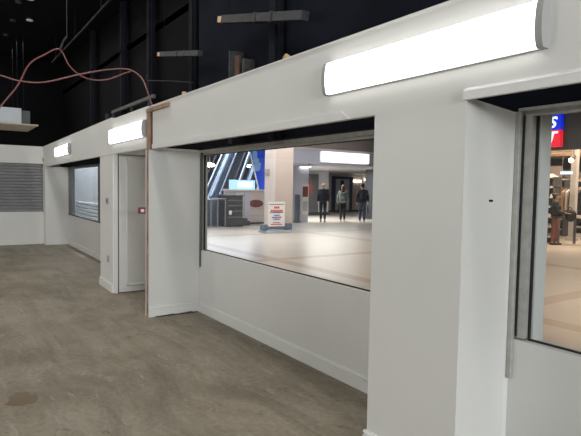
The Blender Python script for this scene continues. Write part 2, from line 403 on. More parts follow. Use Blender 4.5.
# ---- door leaf standing open in the recess
d1 = wroot('door_1', (7.53, -2.17, 0))
MB().box(7.52, 7.56, -2.77, -2.165, .012, 1.96).build('door_leaf', 'wall', d1)
f = MB()
for y0, y1, z0, z1 in ((-2.75, -2.27, .10, .125), (-2.75, -2.27, 1.90, 1.925), (-2.29, -2.265, .10, 1.925), (-2.76, -2.735, .10, 1.925)):
    f.box(7.496, 7.522, y0, y1, z0, z1, bev=.004)
f.build('panel_moulding', 'trim', d1)
MB().box(7.514, 7.522, -2.77, -2.165, .012, .09).build('kick_plate', 'trim', d1)
MB().box(7.530, 7.57, -2.163, -2.150, 0, 1.985).build('hinge_gap', 'black', d1)
MB().box(7.520, 7.57, -2.150, -2.108, 0, 1.985).build('architrave', 'trim', d1)
# ---- timber edge left where the next partition was stripped out
t = MB(); t.box(5.955, 5.985, -2.055, -2.040, 0, 1.97, bev=.002)
t.box(5.905, 6.0, -2.068, -2.045, 1.97, 2.43, bev=.003)
struct(t.build('trim_9', 'timber'))
struct(MB().box(5.862, 5.90, -2.085, -2.062, 1.97, 2.40).build('trim_10', 'redbrown'))
struct(MB().box(5.33, 6.0, -2.064, -2.038, 2.385, 2.43, bev=.004).build('trim_11', 'timber'))

# ================================================================== fixtures in the unit
def wall_light(x0, x1, y, z0, z1, label, slope=0):
    zc = (z0+z1)/2; h2 = (z1-z0)/2
    t = thing('wall_light', label, 'wall light', ((x0+x1)/2, y, z0), 'opal wall lights along the fascia')
    def arc(dep, hh, base):
        return [(base, -hh)] + [(base+dep*(.62+.38*math.sin(math.pi*k/12)), -hh*math.cos(math.pi*k/12)) for k in range(0, 13)] + [(base, hh)]
    def loop(x, p): return [(x, y+a+slope*(x-(x0+x1)/2), zc+b_) for a, b_ in p]
    MB().sweep(loop(x0+.03, arc(.046, h2, .010)), loop(x1-.03, arc(.046, h2, .010))).build('diffuser', 'diff', t, True)
    for a, b_ in ((x0, x0+.03), (x1-.03, x1)):
        MB().sweep(loop(a, arc(.060, h2+.004, .0)), loop(b_, arc(.060, h2+.004, .0))).build('end_cap', 'cap', t)
    p = [(0, -h2-.004), (.018, -h2-.004), (.018, h2+.004), (0, h2+.004)]
    MB().sweep(loop(x0+.03, p), loop(x1-.03, p)).build('back_plate', 'cap', t)
    return t
wall_light(1.20, 2.635, -2.07, 2.135, 2.325, 'long glowing opal wall light over the pier beside the big shop window, nearest and largest')
wall_light(6.08, 7.60, -2.083, 2.125, 2.315, 'glowing opal wall light above the open door recess, behind the timber edge', -.0095)
wall_light(10.75, 12.40, -2.205, 2.14, 2.33, 'glowing opal wall light above the far window, smallest and farthest away', -.032)

t = thing('light_switch', 'small grey switch plate on the narrow pier left of the door recess', 'light switch', (7.86, -2.1045, 1.28))
MB().box(7.80, 7.92, -2.106, -2.088, 1.27, 1.36, bev=.003).build('plate', 'cap', t)
MB().box(7.835, 7.875, -2.088, -2.078, 1.295, 1.335).build('rocker', 'aludark', t)
t = thing('wall_socket', 'pale blank socket plate low on the narrow pier left of the door recess', 'socket', (7.82, -2.103, .42))
MB().box(7.77, 7.87, -2.104, -2.086, .42, .51, bev=.003).build('plate', 'cap', t)
t = thing('call_point', 'small red box with pale square on a bracket beside the timber edge', 'alarm call point', (6.10, -2.0, 1.21))
MB().box(6.09, 6.13, -2.07, -1.985, 1.215, 1.29, bev=.004).build('housing', 'red', t)
MB().box(6.084, 6.091, -2.048, -2.008, 1.235, 1.27).build('glass_square', 'white', t)
MB().box(6.06, 6.11, -2.13, -2.065, 1.24, 1.275).build('bracket', 'cap', t)

single(MB().tube([(1.69, -2.37, 1.50), (1.640, -2.37, 1.50)], .006), 'screw', 'black', 'tiny dark screw head in the white pier cheek beside the right window', 'screw', (1.66, -2.37, 1.5))
single(MB().tube([(14.71, -2.36, 2.16), (14.71, -2.31, 2.16)], .05, 12), 'end_sensor', 'ductdark', 'round grey sensor in the upper corner above the roller shutter', 'sensor', (14.71, -2.34, 2.11))

# ---- ceiling void
t = thing('ceiling_unit', 'pale boxed air unit hung on thin rods over a bare board', 'air unit', (12.6, -.5, 2.8))
MB().box(12.60, 12.66, -1.57, 1.2, 2.825, 3.15, bev=.01).build('front_panel', 'duct', t)
MB().box(12.66, 13.5, -1.55, 1.2, 2.825, 3.14).build('casing', 'ductdark', t)
MB().box(12.70, 13.3, -1.75, -1.55, 2.825, 3.12).build('side_duct', 'ductdark', t)
MB().box(12.55, 14.15, -1.89, 1.2, 2.80, 2.825).build('base_board', 'brownplate', t)
for x, y in ((12.63, -1.5), (12.63, -1.62), (13.4, -1.5), (12.63, .9)):
    MB().tube([(x, y, 3.12), (x, y, 4.7)], .006, 6).build('hanging_rod', 'voidsteel', t)
for i, (x, y, l) in enumerate(((9.94, -1.39, 'small round ceiling fitting, nearest the top edge, above the hung air unit'), (11.22, -1.56, 'small round ceiling fitting with pale rim, next down towards the hung air unit'))):
    t = thing('ceiling_fitting', l, 'ceiling fitting', (x, y, 4.7), 'round fittings on the dark ceiling')
    MB().tube([(x, y, 4.66), (x, y, 4.70)], .085, 14).build('rim', 'voidsteel', t)
    MB().tube([(x, y, 4.64), (x, y, 4.662)], .06, 14).build('lens', 'white', t)
for i, (x, y, l) in enumerate(((10.34, -1.26, 'top'), (11.56, -1.31, 'middle'), (12.76, -1.31, 'lowest'))):
    single(MB().tube([(x, y, 4.67), (x, y, 4.70)], .05, 10), 'ceiling_rose', 'darksteel', 'faint grey ceiling rose on the dark ceiling, %s of the three left of the fittings' % l, 'ceiling rose', (x, y, 4.7), 'faint roses on the dark ceiling')
# steel left in the void
labels = ['dark steel post in the void, behind the far end of the big fascia', 'dark steel post in the void over the door recess light',
          'dark steel post in the void over the narrow pier', 'dark steel post in the void over the far window', 'dark steel post in the void above the middle of the big window']
for (x, y), l in zip(((6.3, -2.76), (7.9, -2.76), (9.3, -2.76), (11.4, -2.76), (4.2, -2.665)), labels):
    single(MB().box(x-.05, x+.05, y-.05, y+.05, 2.10 if x > 6.06 else 2.0, 4.7).box(x-.09, x+.09, y-.02, y+.02, 2.1 if x > 6.06 else 2.0, 4.7), 'steel_post', 'voidsteel', l, 'steel post', (x, y, 2.1))
t = thing('metal_track', 'dull metal track with short uprights over the door recess fascia', 'metal track', (8.4, -2.6, 1.985))
m1 = MB(); m1.box(7.3, 9.4, -2.62, -2.58, 2.79, 2.84); m1.build('rail', 'tracksteel', t)
for x in (7.5, 8.32, 9.35): MB().box(x-.02, x+.02, -2.615, -2.585, 1.985, 2.79).build('upright', 'darksteel', t)
single(MB().box(8.75, 8.80, -2.36, -2.32, 2.0, 2.70), 'metal_stud', 'darksteel', 'short metal stud standing above the far fascia', 'metal stud', (8.77, -2.34, 2.0))
t = thing('fascia_hanger', 'metal stud with timber packing rising behind the big fascia top', 'metal stud', (4.8, -2.6, 2.0))
MB().box(4.91, 4.97, -2.72, -2.60, 2.1, 2.96).box(4.93, 4.95, -2.60, -2.56, 2.0, 2.96).build('stud', 'darksteel', t)
MB().box(4.68, 4.74, -2.72, -2.60, 2.1, 2.84).build('stud', 'darksteel', t)
MB().box(4.82, 4.90, -2.63, -2.60, 2.1, 2.90).build('packing', 'redbrown', t)
def hung(a, b_, label, size, rods):
    a = Vector(a); b_ = Vector(b_); dr = (b_-a).normalized(); n_ = dr.cross(Vector((0, 0, 1))).normalized(); u = n_.cross(dr)
    t = thing('hanging_channel', label, 'hanging channel', tuple(a))
    h = size/2
    def lp(p, s=1): return [tuple(p+n_*x*h*s+u*z*h*s) for x, z in ((-1, -1), (1, -1), (1, 1), (-1, 1))]
    MB().sweep(lp(a+dr*.10), lp(b_)).build('channel', 'darksteel', t)
    MB().sweep(lp(a, .8), lp(a+dr*.14, .8)).build('timber_end', 'timberpale', t)
    for q in rods:
        p = a+(b_-a)*q
        MB().tube([p+u*h*.5, Vector((p.x, p.y, 4.7))], .0035, 6).build('rod', 'voidsteel', t)
    for q in (.5, .68):
        p = a+(b_-a)*q
        MB().sweep(lp(p, 1.2), lp(p+dr*.03, 1.2)).build('clip', 'darksteel', t)
hung((5.10, -2.53, 3.31), (3.55, -2.53, 2.955), 'grey channel with pale timber end, hung high over the big window', .075, (.12, .9))
hung((7.0, -2.56, 3.33), (5.66, -2.56, 3.08), 'darker channel with small timber end, hung farther back over the stub wall', .06, (.15, .85))
t = MB().tube([(7.84, -2.14, 4.2), (9.5, -2.16, 4.2), (12.52, -2.18, 4.2)], .022, 8)
for x in (8.4, 10.2, 12.0): t.tube([(x, -2.16, 4.2), (x, -2.16, 4.695)], .008, 6)
single(t, 'conduit_pipe', 'voidsteel', 'long grey pipe running under the dark ceiling towards the far wall', 'pipe', (10, -2.16, 4.2))
def cr(pts, k=6):
    P = [Vector(p) for p in pts]; P = [P[0]*2-P[1]]+P+[P[-1]*2-P[-2]]; out = []
    for i in range(1, len(P)-2):
        for s in range(k):
            t_ = s/k; a, b_, c, d = P[i-1:i+3]
            out.append(.5*((2*b_)+(c-a)*t_+(2*a-5*b_+4*c-d)*t_**2+(-a+3*b_-3*c+d)*t_**3))
    out.append(P[-2]); return out
single(MB().tube(cr([(7, -.2, 2.9), (7, -.65, 2.8), (7, -.86, 2.76), (7, -1.13, 2.78), (7, -1.54, 2.93), (7, -1.91, 3.04), (6.9, -2.12, 3.05), (6.6, -2.18, 2.91), (6.25, -2.14, 2.69), (6.08, -2.14, 2.50), (6.04, -2.16, 2.47), (5.9, -2.2, 2.2)]), .0085, 8),
       'red_cable', 'cable', 'long red cable sagging in from the left and dropping behind the timber edge', 'cable', (6.04, -2.16, 2.4), smooth=True)
single(MB().tube(cr([(7.05, -.55, 2.2), (7.05, -.65, 2.43), (7.05, -.84, 2.71), (7.05, -.97, 2.98), (7.05, -1.14, 3.12), (7.05, -1.31, 3.21), (7.05, -1.42, 3.03), (7.05, -1.56, 2.92), (7.05, -1.72, 2.89), (7.04, -1.9, 2.92), (7.02, -2.08, 3.01), (6.95, -2.16, 3.04)]), .0085, 8),
       'red_cable', 'cable', 'red cable looping up to a hook and down again above the door recess', 'cable', (7, -1.3, 2.9), smooth=True)
single(MB().tube([(7, -1.31, 3.2), (6.98, -1.34, 3.30), (6.97, -1.38, 3.36)], .012, 6).tube([(6.97, -1.38, 3.36), (6.97, -1.38, 4.7)], .005, 6), 'cable_hook', 'darksteel', 'small grey hook on a wire holding up the looped red cable', 'hook', (7, -1.31, 3.2))
single(MB().tube([(6.5, -2.22, 2.93), (6.52, -2.22, 2.86), (6.35, -2.45, 2.86), (6.2, -2.87, 2.86)], .007, 6), 'bent_bracket', 'darksteel', 'thin bent metal bracket above the timber edge', 'bracket', (6.2, -2.15, 2.8))
# knots of foam and debris on top of the fascia
for i, (x, l) in enumerate(((5.02, 'small crumbly lump of foam on the fascia top, left of the studs'), (3.18, 'small crumbly lump of foam on the fascia top, above the middle of the window'))):
    m1 = MB()
    for k in range(6): m1.ball((x+random.uniform(-.03, .03), -2.10+random.uniform(-.01, .01), 2.47+random.uniform(0, .025)), random.uniform(.012, .022), seg=8)
    single(m1, 'foam_lump', 'timberpale', l, 'debris', (x, -2.10, 2.462))
m1 = MB(); yy = -2.13  # dark strip shaped to stand in for shade under the skirting
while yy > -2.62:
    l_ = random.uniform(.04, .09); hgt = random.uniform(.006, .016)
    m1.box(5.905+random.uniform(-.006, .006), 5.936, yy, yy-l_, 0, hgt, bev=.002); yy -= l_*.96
single(m1, 'shadow_gap_strip', 'inkdark', 'ragged dark strip standing in for the shadow gap under the stub wall skirting', 'shadow strip', (5.92, -2.38, 0))

# ================================================================== THE MALL
struct(MB().box(-12, 60, -45, -2.86, -.1, -.001).build('floor', 'terrazzo'))
struct(MB().box(-12, 17.3, -13.2, -2.86, 3.9, 4.0).build('ceiling', 'greyc'))
struct(MB().box(17.3, 60, -45, -2.86, 8.0, 8.1).build('ceiling', 'farwall'))
struct(MB().box(17.25, 17.35, -11.6, -3.0, 3.9, 8.0).build('wall_mall', 'beige'))
struct(MB().box(50, 50.2, -45, -2.86, 0, 8.0).build('wall_mall', 'farwall'))
struct(MB().box(17.3, 50, -2.9, -2.86, 0, 8).build('wall_mall', 'farwall'))
struct(MB().box(-12.1, -12, -20, -2.8, 0, 4).build('wall_mall', 'beige'))
# bulkhead over the side passage (beige above, lavender band below)
struct(MB().box(17.2, 17.6, -17.5, -10.9, 3.18, 8.0).build('wall_mall', 'beige'))
struct(MB().box(17.15, 17.6, -17.5, -10.9, 3.10, 3.18).build('trim_12', 'tilel'))
struct(MB().box(17.2, 17.6, -17.5, -11.4, 2.55, 3.10).build('trim_13', 'lav'))
struct(MB().prism([(17.6, -11.6), (24, -15.3), (27, -17.1), (27, -26), (17.6, -26)], 2.55, 2.65).build('ceiling', 'greyc'))
# passage walls
struct(MB().box(24.0, 24.2, -19.0, -15.3, 0, 2.55).build('wall_passage', 'greyc'))
struct(MB().box(27.0, 27.2, -30, -17.75, 0, 2.65).build('wall_passage', 'tile'))
struct(MB().box(17.35, 27, -26.1, -26, 0, 2.65).build('wall_passage', 'tile'))
struct(MB().box(23.9, 24.0, -19.0, -15.3, 0, .18).build('baseboard_passage', 'skirt'))
struct(MB().box(26.9, 27.0, -26, -17.75, 0, .12).build('baseboard_passage', 'skirt'))
# long mall panel: glowing, on the bulkhead
t = thing('mall_panel_light', 'wide glowing panel light on the mall bulkhead above the three walkers', 'panel light', (17.15, -14.4, 2.62))
MB().box(17.02, 17.14, -15.70, -13.12, 2.64, 3.06, bev=.03).build('diffuser', 'mallbatten', t)
MB().box(17.14, 17.2, -15.76, -13.06, 2.60, 3.10).build('back_plate', 'lav', t)
t = thing('wall_lamp_round', 'small round glowing spot under the bulkhead by the pale column', 'spot lamp', (17.8, -12.9, 2.5))
MB().tube([(17.5, -12.82, 2.44), (17.5, -12.82, 2.55)], .06, 12).build('housing', 'cap', t)
MB().ball((17.5, -12.82, 2.44), .055, .055, .03).build('lens', 'spot', t)
# main column and its thermostat
struct(MB().box(15.42, 16.05, -10.58, -9.8, 0, 3.9).build('column', 'tile'))
struct(MB().box(15.40, 16.07, -9.815, -9.795, 0, 3.9).build('trim_14', 'tilel'))  # pale sheet that paints the light on the column's left face
single(MB().box(15.72, 16.0, -9.79, -9.76, 1.98, 2.2, bev=.006), 'wall_box', 'beige', 'small beige box on the pinkish column beside the blue banner', 'junction box', (16.0, -9.79, 1.98))
# second column, pale with a poster
struct(MB().box(19.3, 20.4, -14.1, -13.15, 0, 2.55).build('column', 'lav'))
t = thing('wall_poster', 'small poster with red picture on the pale column left of the bald walker', 'poster', (19.28, -13.85, .3))
MB().box(19.27, 19.298, -14.10, -13.72, .35, 1.75, bev=.004).build('board', 'paper', t)
MB().box(19.262, 19.27, -14.06, -13.76, 1.15, 1.62).build('picture', 'maroon', t)
MB().box(19.262, 19.27, -14.04, -13.78, .50, .95).build('lower_print', 'greyc', t)
single(MB().box(19.1, 19.25, -13.52, -13.32, 0, 1.25, bev=.03).box(19.05, 19.3, -13.55, -13.28, 0, .05), 'bin_column', 'machl', 'slim grey bollard standing before the pale column, left of the poster', 'bollard', (19.15, -13.4, 0))
# dark column beside third walker
struct(MB().box(19.4, 20.4, -19.4, -18.55, 0, 2.55).build('column', 'darkgreen'))
# passage back: shopfront niche, blue-framed doorway
t = wroot('door_2', (23.9, -17.75, 0))
MB().box(23.86, 23.99, -18.15, -17.35, .18, 2.35).build('door_panel', 'header', t)
MB().box(23.84, 23.87, -17.75, -17.4, 1.2, 1.9).build('notice', 'maroon', t)
t = wroot('door_3', (26.9, -21.5, 0))
f = MB(); f.box(26.8, 26.98, -21.8, -21.6, 0, 2.3); f.box(26.8, 26.98, -23.25, -23.05, 0, 2.3); f.box(26.8, 26.98, -23.25, -21.6, 2.18, 2.36)
f.build('door_frame', 'navydoor', t)
MB().box(26.9, 26.97, -23.05, -21.8, 0, 2.18).build('door_panel', 'greyc', t)
MB().sweep([(26.88, -22.1, 0), (26.88, -22.75, 0), (26.88, -22.55, 2.1), (26.88, -22.3, 2.1)], [(26.9, -22.1, 0), (26.9, -22.75, 0), (26.9, -22.55, 2.1), (26.9, -22.3, 2.1)]).build('door_stripe', 'navydoor', t)
t = thing('exit_sign', 'small white sign plate high on the passage wall above the third walker', 'sign', (26.95, -23.85, 2.0))
MB().box(26.93, 26.99, -24.15, -23.5, 2.02, 2.13, bev=.01).build('plate', 'spot', t)
single(MB().ball((26.9, -24.55, 2.2), .08).box(26.9, 26.99, -24.58, -24.52, 2.16, 2.24), 'wall_spot', 'spot', 'small round white lamp high on the passage wall, right of the sign plate', 'lamp', (26.95, -23.9, 2.15))

# ---- A-board in front of the column
t = thing('pavement_sign', 'white sign board with red and blue print on a grey weighted base, before the column', 'sign stand', (15.1, -9.7, 0))
X = 15.05
MB().box(X, X+.03, -10.01, -9.33, .22, 1.06, bev=.006).build('board', 'paper', t)
f = MB()
for z0, z1, ys in ((.965, .985, [(-9.97, -9.37)]),):
    for a, b_ in ys: f.box(X-.004, X, a, b_, z0, z1)
f.box(X-.004, X, -9.96, -9.38, .68, .70); f.box(X-.006, X, -9.83, -9.60, .69, .705)
f.build('rule_lines', 'inkdark', t)
def wordrow(mb, zc, h, ws, yc):
    tot = sum(ws)+.018*(len(ws)-1); y = yc+tot/2
    for w_ in ws:
        mb.box(X-.005, X, y, y-w_, zc-h/2, zc+h/2); y -= w_+.018
f = MB(); wordrow(f, .87, .07, [.055, .055, .06], -9.67); f.build('short_headline', 'inkred', t)
f = MB(); wordrow(f, .755, .075, [.055, .05, .06, .04, .055, .05, .06], -9.67); f.build('long_headline', 'inkred', t)
f = MB()
wordrow(f, .35, .03, [.05, .08, .06, .05], -9.67); wordrow(f, .29, .03, [.12, .06, .14, .08], -9.67)
f.build('small_print', 'inkred', t)
f = MB(); wordrow(f, .60, .04, [.05, .10, .05], -9.67); wordrow(f, .53, .045, [.08, .1, .06, .08], -9.67); wordrow(f, .465, .04, [.06, .08, .07], -9.67)
f.build('blue_print', 'inkblue', t)
MB().sweep([(X-.12, -10.3, .0), (X-.12, -9.2, .0), (X-.10, -9.25, .07), (X-.10, -10.25, .07)], [(X+.45, -10.3, 0), (X+.45, -9.2, 0), (X+.40, -9.25, .16), (X+.40, -10.25, .16)]).build('base', 'standpale', t)
MB().box(X-.02, X+.3, -10.32, -10.05, .10, .32, bev=.03).build('base_weight', 'standgrey', t)
MB().box(X-.02, X+.3, -9.33, -9.18, .10, .30, bev=.03).build('base_weight', 'standgrey', t)
MB().box(X+.0, X+.08, -10.05, -9.33, .13, .23, bev=.01).build('clamp_bar', 'standgrey', t)

# ---- kiosk, machines, barrier, backlit sign, banner
t = thing('kiosk', 'low pinkish white kiosk counter with oval maroon badge, left of the column', 'kiosk', (19.6, -11.2, 0))
MB().box(19.22, 20.4, -11.95, -10.35, .05, 1.40, bev=.02).build('body', 'tilel', t)
MB().box(19.15, 20.45, -12.0, -10.3, 1.38, 1.45, bev=.01).build('counter_top', 'paper', t)
o = MB(); o.ball((19.2, -11.29, .86), .02, .36, .16, 20); o.build('badge', 'maroon', t, True)
f = MB(); f.box(19.2, 19.23, -11.9, -10.4, .62, .64); f.box(19.2, 19.23, -11.9, -10.4, .35, .37); f.build('panel_joint', 'greyc', t)
MB().box(19.18, 19.26, -10.98, -10.72, .1, 1.35).build('end_panel', 'lav', t)
MB().box(19.1, 20.4, -11.9, -10.4, 0, .06).build('plinth', 'skirt', t)
t = thing('lightbox_sign', 'glowing pale blue lightbox with blurred white lettering above the kiosk', 'lightbox', (19.8, -10.9, 1.45))
MB().box(19.75, 19.9, -11.55, -10.35, 1.45, 1.85, bev=.01).build('case', 'screen', t)
f = MB(); y = -10.72
for k, w_ in enumerate((.10, .13, .09, .12, .08, .07)):
    f.box(19.735, 19.752, y, y-w_, 1.56, 1.76); y -= w_+.02
f.build('lettering', 'screenw', t)
MB().box(19.82, 19.88, -11.2, -10.7, 1.44, 1.46).build('foot', 'cap', t)
t = thing('vending_machine', 'charcoal machine with open shelves and a small white handle, left of the kiosk', 'machine', (18.3, -9.65, 0))
MB().box(18.02, 18.8, -10.0, -9.28, .04, 1.2, bev=.02).build('cabinet', 'machine', t)
for z in (.35, .58, .80, 1.0):
    MB().box(17.96, 18.03, -9.95, -9.33, z, z+.045).build('shelf', 'machl', t)
MB().box(17.98, 18.7, -10.03, -9.26, 1.2, 1.25).build('top_panel', 'machl', t)
MB().ball((17.96, -9.42, .55), .03, .07, .09).build('white_handle', 'white', t)
MB().box(18.0, 18.8, -10.0, -9.28, 0, .05).build('plinth', 'black', t)
single(MB().box(18.4, 19.0, -10.45, -10.02, 0, .30, bev=.03).box(18.5, 18.9, -10.62, -10.40, 0, .18, bev=.02), 'low_box', 'machine', 'low dark box on the floor between machine and kiosk', 'box', (18.7, -10.25, 0))
single(MB().box(18.7, 19.5, -9.25, -8.6, 0, 1.05, bev=.03).box(18.65, 19.5, -9.2, -8.65, .5, .55), 'games_cabinet', 'machl', 'dim blue-grey cabinet behind the glass barrier', 'cabinet', (19.1, -8.9, 0))
t = thing('glass_barrier', 'clear glass barrier on steel posts in front of the escalators', 'barrier', (18.0, -9.0, 0))
for y in (-8.62, -8.9, -9.22): MB().tube([(18.0, y, 0), (18.0, y, 1.08)], .022, 10).build('post', 'steel', t)
MB().box(17.995, 18.005, -9.2, -8.64, .12, 1.02).build('pane', 'eglass', t)
MB().tube([(18.0, -8.6, 1.09), (18.0, -9.24, 1.09)], .02, 8).build('rail', 'steel', t)
t = thing('hanging_banner', 'large royal blue hanging banner with pale print, left of the column', 'banner', (21, -12.4, 1.45))
def bl(x): return [(x, -12.46, 1.45), (x, -13.1, 1.45), (x, -13.1, 4.6), (x, -11.63, 4.6)]
MB().sweep(bl(21.0), bl(21.03)).build('fabric', 'blue', t)
f = MB()
for (yy, zz, a, b_) in ((-12.25, 3.05, .10, .17), (-12.32, 2.78, .12, .12), (-12.38, 2.50, .14, .16), (-12.5, 2.62, .08, .06), (-12.15, 3.35, .1, .1)): f.ball((20.998, yy, zz), .004, a*1.3, b_*1.3)
f.build('print', 'bluel', t)
MB().tube([(21.0, -12.48, 1.42), (21.0, -11.60, 4.6)], .035, 8).build('edge_pole', 'brightskirt', t)
f = MB(); f.tube([(21.01, -12.0, 4.6), (21.01, -12.0, 8.0)], .01, 6); f.tube([(21.01, -13.0, 4.6), (21.01, -13.0, 8.0)], .01, 6); f.build('cable', 'steel', t)

# ---- escalators
ANG = math.atan2(-17.92+13.36, 34.64-29.15)
def escalator(bx, by, wd, hl, hr, label):
    t = thing('escalator', label, 'escalator', (bx, by, 0), 'escalators rising behind the shop window')
    D = Vector((math.cos(ANG), math.sin(ANG), 0)); N = Vector((-D.y, D.x, 0)); Z = Vector((0, 0, 1)); B = Vector((bx, by, 0))
    run = 10.4; rise = run*.577
    def P(u_, v_, z_): return tuple(B+D*u_+N*v_+Z*z_)
    def side(v0, v1, prof): return [P(u_, v0, z_) for u_, z_ in prof], [P(u_, v1, z_) for u_, z_ in prof]
    a, b_ = side(-wd/2+.03, wd/2-.03, [(-.8, 0), (0, 0), (run, rise), (run+1, rise), (run+1, rise-.5), (run, rise-.5), (.8, .0)])
    MB().sweep(a, b_).build('truss', 'machine', t)
    f = MB(); n = 40
    for k in range(n):
        u0 = k*run/n
        a, b_ = side(-wd/2+.08, wd/2-.08, [(u0, k*rise/n-.02), (u0, (k+1)*rise/n), (u0+run/n*.9, (k+1)*rise/n), (u0+run/n*.9, k*rise/n)])
        f.sweep(a, b_)
    f.build('steps', 'step', t)
    for s in (-1, 1):
        v = s*wd/2; hh_ = hl if s > 0 else hr; q_ = .03+hh_*.18
        a, b_ = side(v-q_, v+q_, [(-.9, 0), (-.9, .12), (0, .1+hh_), (run, rise+.1+hh_), (run+1, rise+.1+hh_), (run+1, rise-hh_), (run, rise-hh_), (.2+hh_, 0)])
        MB().sweep(a, b_).build('skirting', 'brightskirt', t)
        a, b_ = side(v-.01, v+.01, [(-.9, .22), (-.9, .9), (0, .95), (run, rise+.95), (run+1, rise+.95), (run+1, rise+.3), (run, rise+.3), (0, .3)])
        MB().sweep(a, b_).build('balustrade', 'eglass', t)
        MB().tube([P(-1, v, .4), P(-1.08, v, .7), P(-.9, v, .93), P(0, v, .98), P(run, v, rise+.98), P(run+1, v, rise+.98)], .045, 8).build('handrail', 'rubber', t)
escalator(29.15, -13.36, .60, .08, .5, 'left escalator of the pair rising behind the big shop window')
escalator(28.75, -14.45, .95, .1, .10, 'right escalator with dark ribbed steps, beside the blue banner')
escalator(28.0, -15.75, .60, .42, .08, 'third escalator, half hidden behind the blue banner and its pole')
struct(MB().box(40, 50, -32, -12, 4.7, 5.3).build('balcony', 'lav'))
struct(MB().box(40.1, 50, -32, -12, 5.3, 8.0).build('balcony', 'tilel'))
for x, y, z, r_, l in ((38, -18.05, 3.25, .38, 'warm glowing dome lamp left of the escalators'), (38, -21.7, 3.3, .26, 'warm glowing dome lamp between the escalators and the banner')):
    t = thing('dome_lamp', l, 'lamp', (x, y, z), 'warm dome lamps in the atrium')
    MB().ball((x, y, z), r_, r_*1.2, r_*.45).build('dome', 'warmlamp', t)
    MB().tube([(x, y, z), (x, y, 8)], .02, 6).build('drop_rod', 'steel', t)

# ---- shop across the mall, seen in the right window
struct(MB().box(9.5, 13.6, -13.3, -13.0, 0, 3.9).build('wall_shopfront', 'tile'))
struct(MB().box(-6, 9.5, -13.3, -13.05, 2.62, 3.9).build('wall_shopfront', 'header'))
struct(MB().box(14, 14.2, -24, -13.3, 0, 3.4).build('wall_shop', 'storewall'))
struct(MB().box(-6, 14, -24.2, -24, 0, 3.4).build('wall_shop', 'storewall'))
struct(MB().box(-6, 14, -24, -13.3, 3.4, 3.5).build('ceiling', 'header'))
for k in range(8):
    y = -14.0-k*1.1
    struct(MB().box(-6, 14, y-.09, y+.09, 2.98, 3.12).build('ceiling_beam', 'storewood'))
t = thing('shop_sign', 'lit sign with white S on blue above white T on red', 'shop sign', (7.3, -13.0, 2.7))
MB().box(7.09, 7.62, -13.05, -12.93, 3.11, 3.54, bev=.01).build('blue_panel', 'signblue', t)
MB().box(7.09, 7.62, -13.05, -12.93, 2.69, 3.11, bev=.01).build('red_panel', 'signred', t)
def text(s_, size, loc, rot, m, parent, ext=.008):
    cu = bpy.data.curves.new('text', 'FONT'); cu.body = s_; cu.size = size; cu.extrude = ext; cu.offset = size*.022; cu.shear = .25
    cu.align_x = 'CENTER'; cu.align_y = 'CENTER'
    o = bpy.data.objects.new('text', cu); COL.objects.link(o); bpy.context.view_layer.update()
    me = bpy.data.meshes.new_from_object(o.evaluated_get(bpy.context.evaluated_depsgraph_get()))
    bpy.data.objects.remove(o); me.transform(Matrix.Translation(loc) @ rot)
    return link('letter', me, m, parent)
rotY = Matrix(((-1, 0, 0, 0), (0, 0, 1, 0), (0, 1, 0, 0), (0, 0, 0, 1)))
text('S', .38, (7.32, -12.925, 3.29), rotY, 'signwhite', t)
text('T', .38, (7.34, -12.925, 2.92), rotY, 'signwhite', t)

# shoe with sole, one kind, copied
def shoe_mesh(z0=0):
    b_ = MB()
    prof = [(-.14, .02), (-.13, .10), (-.07, .105), (-.03, .085), (.05, .055), (.12, .045), (.145, .02)]
    b_.sweep([(-.035 if 0 else -.04, x, z) for x, z in prof], [(.04, x, z) for x, z in prof]); return b_
def make_shoe(m, label, loc, rz, group):
    t = thing('display_shoe', label, 'shoe', loc, group)
    o = shoe_mesh(); me = bpy.data.meshes.new('upper'); bmesh.ops.recalc_face_normals(o.b, faces=o.b.faces); o.b.to_mesh(me)
    u = bpy.data.objects.new('upper', me); COL.objects.link(u); u.parent = t; me.materials.append(M[m])
    o = MB(); o.box(-.045, .045, -.15, .152, 0, .025, bev=.008); me = bpy.data.meshes.new('sole'); o.b.to_mesh(me)
    s_ = bpy.data.objects.new('sole', me); COL.objects.link(s_); s_.parent = t; me.materials.append(M['shelf'])
    t.rotation_euler = (0, 0, rz); return t
def copy_shoe(src, m, label, loc, rz):
    c = copy_tree(src); c.location = loc; c.rotation_euler = (0, 0, rz); c['label'] = label
    return c
protos = {}
for m, nm in (('shoewhite', 'white'), ('shoeblack', 'black'), ('redcloth', 'red'), ('jeans', 'blue'), ('storewood', 'tan')):
    protos[m] = nm
first = {}
def put_shoe(m, label, loc, rz, group):
    if m not in first: first[m] = make_shoe(m, label, loc, rz, group); return
    c = copy_tree(first[m]); c.location = loc; c.rotation_euler = (0, 0, rz); c['label'] = label; c['group'] = group
ordw = ['bottom', 'second lowest', 'third lowest', 'middle', 'third highest', 'second highest', 'top']
def rack(x0, x1, y0, y1, zs, label, group, where):
    t = thing('shoe_rack', label, 'shelf', ((x0+x1)/2, (y0+y1)/2, 0))
    MB().box(x0, x1, y0-.04, y0, 0, zs[-1]+.35).build('back_panel', 'storewall', t)
    for z in zs: MB().box(x0, x1, y0, y1, z-.03, z, bev=.004).build('shelf', 'shelf', t)
    for x in (x0, x1-.03): MB().box(x, x+.03, y0, y1, 0, zs[-1]).build('side_panel', 'header', t)
    n = int((x1-x0-.12)/.17)
    for zi, z in enumerate(zs):
        for k in range(n):
            m = random.choice(['shoewhite', 'shoewhite', 'shoeblack', 'shoeblack', 'redcloth', 'storewood', 'jeans'])
            put_shoe(m, '%s display shoe on the %s shelf of the %s' % (protos[m], ordw[zi], where), (x0+.12+k*.17, (y0+y1)/2, z), math.pi+random.uniform(-.3, .3), group)
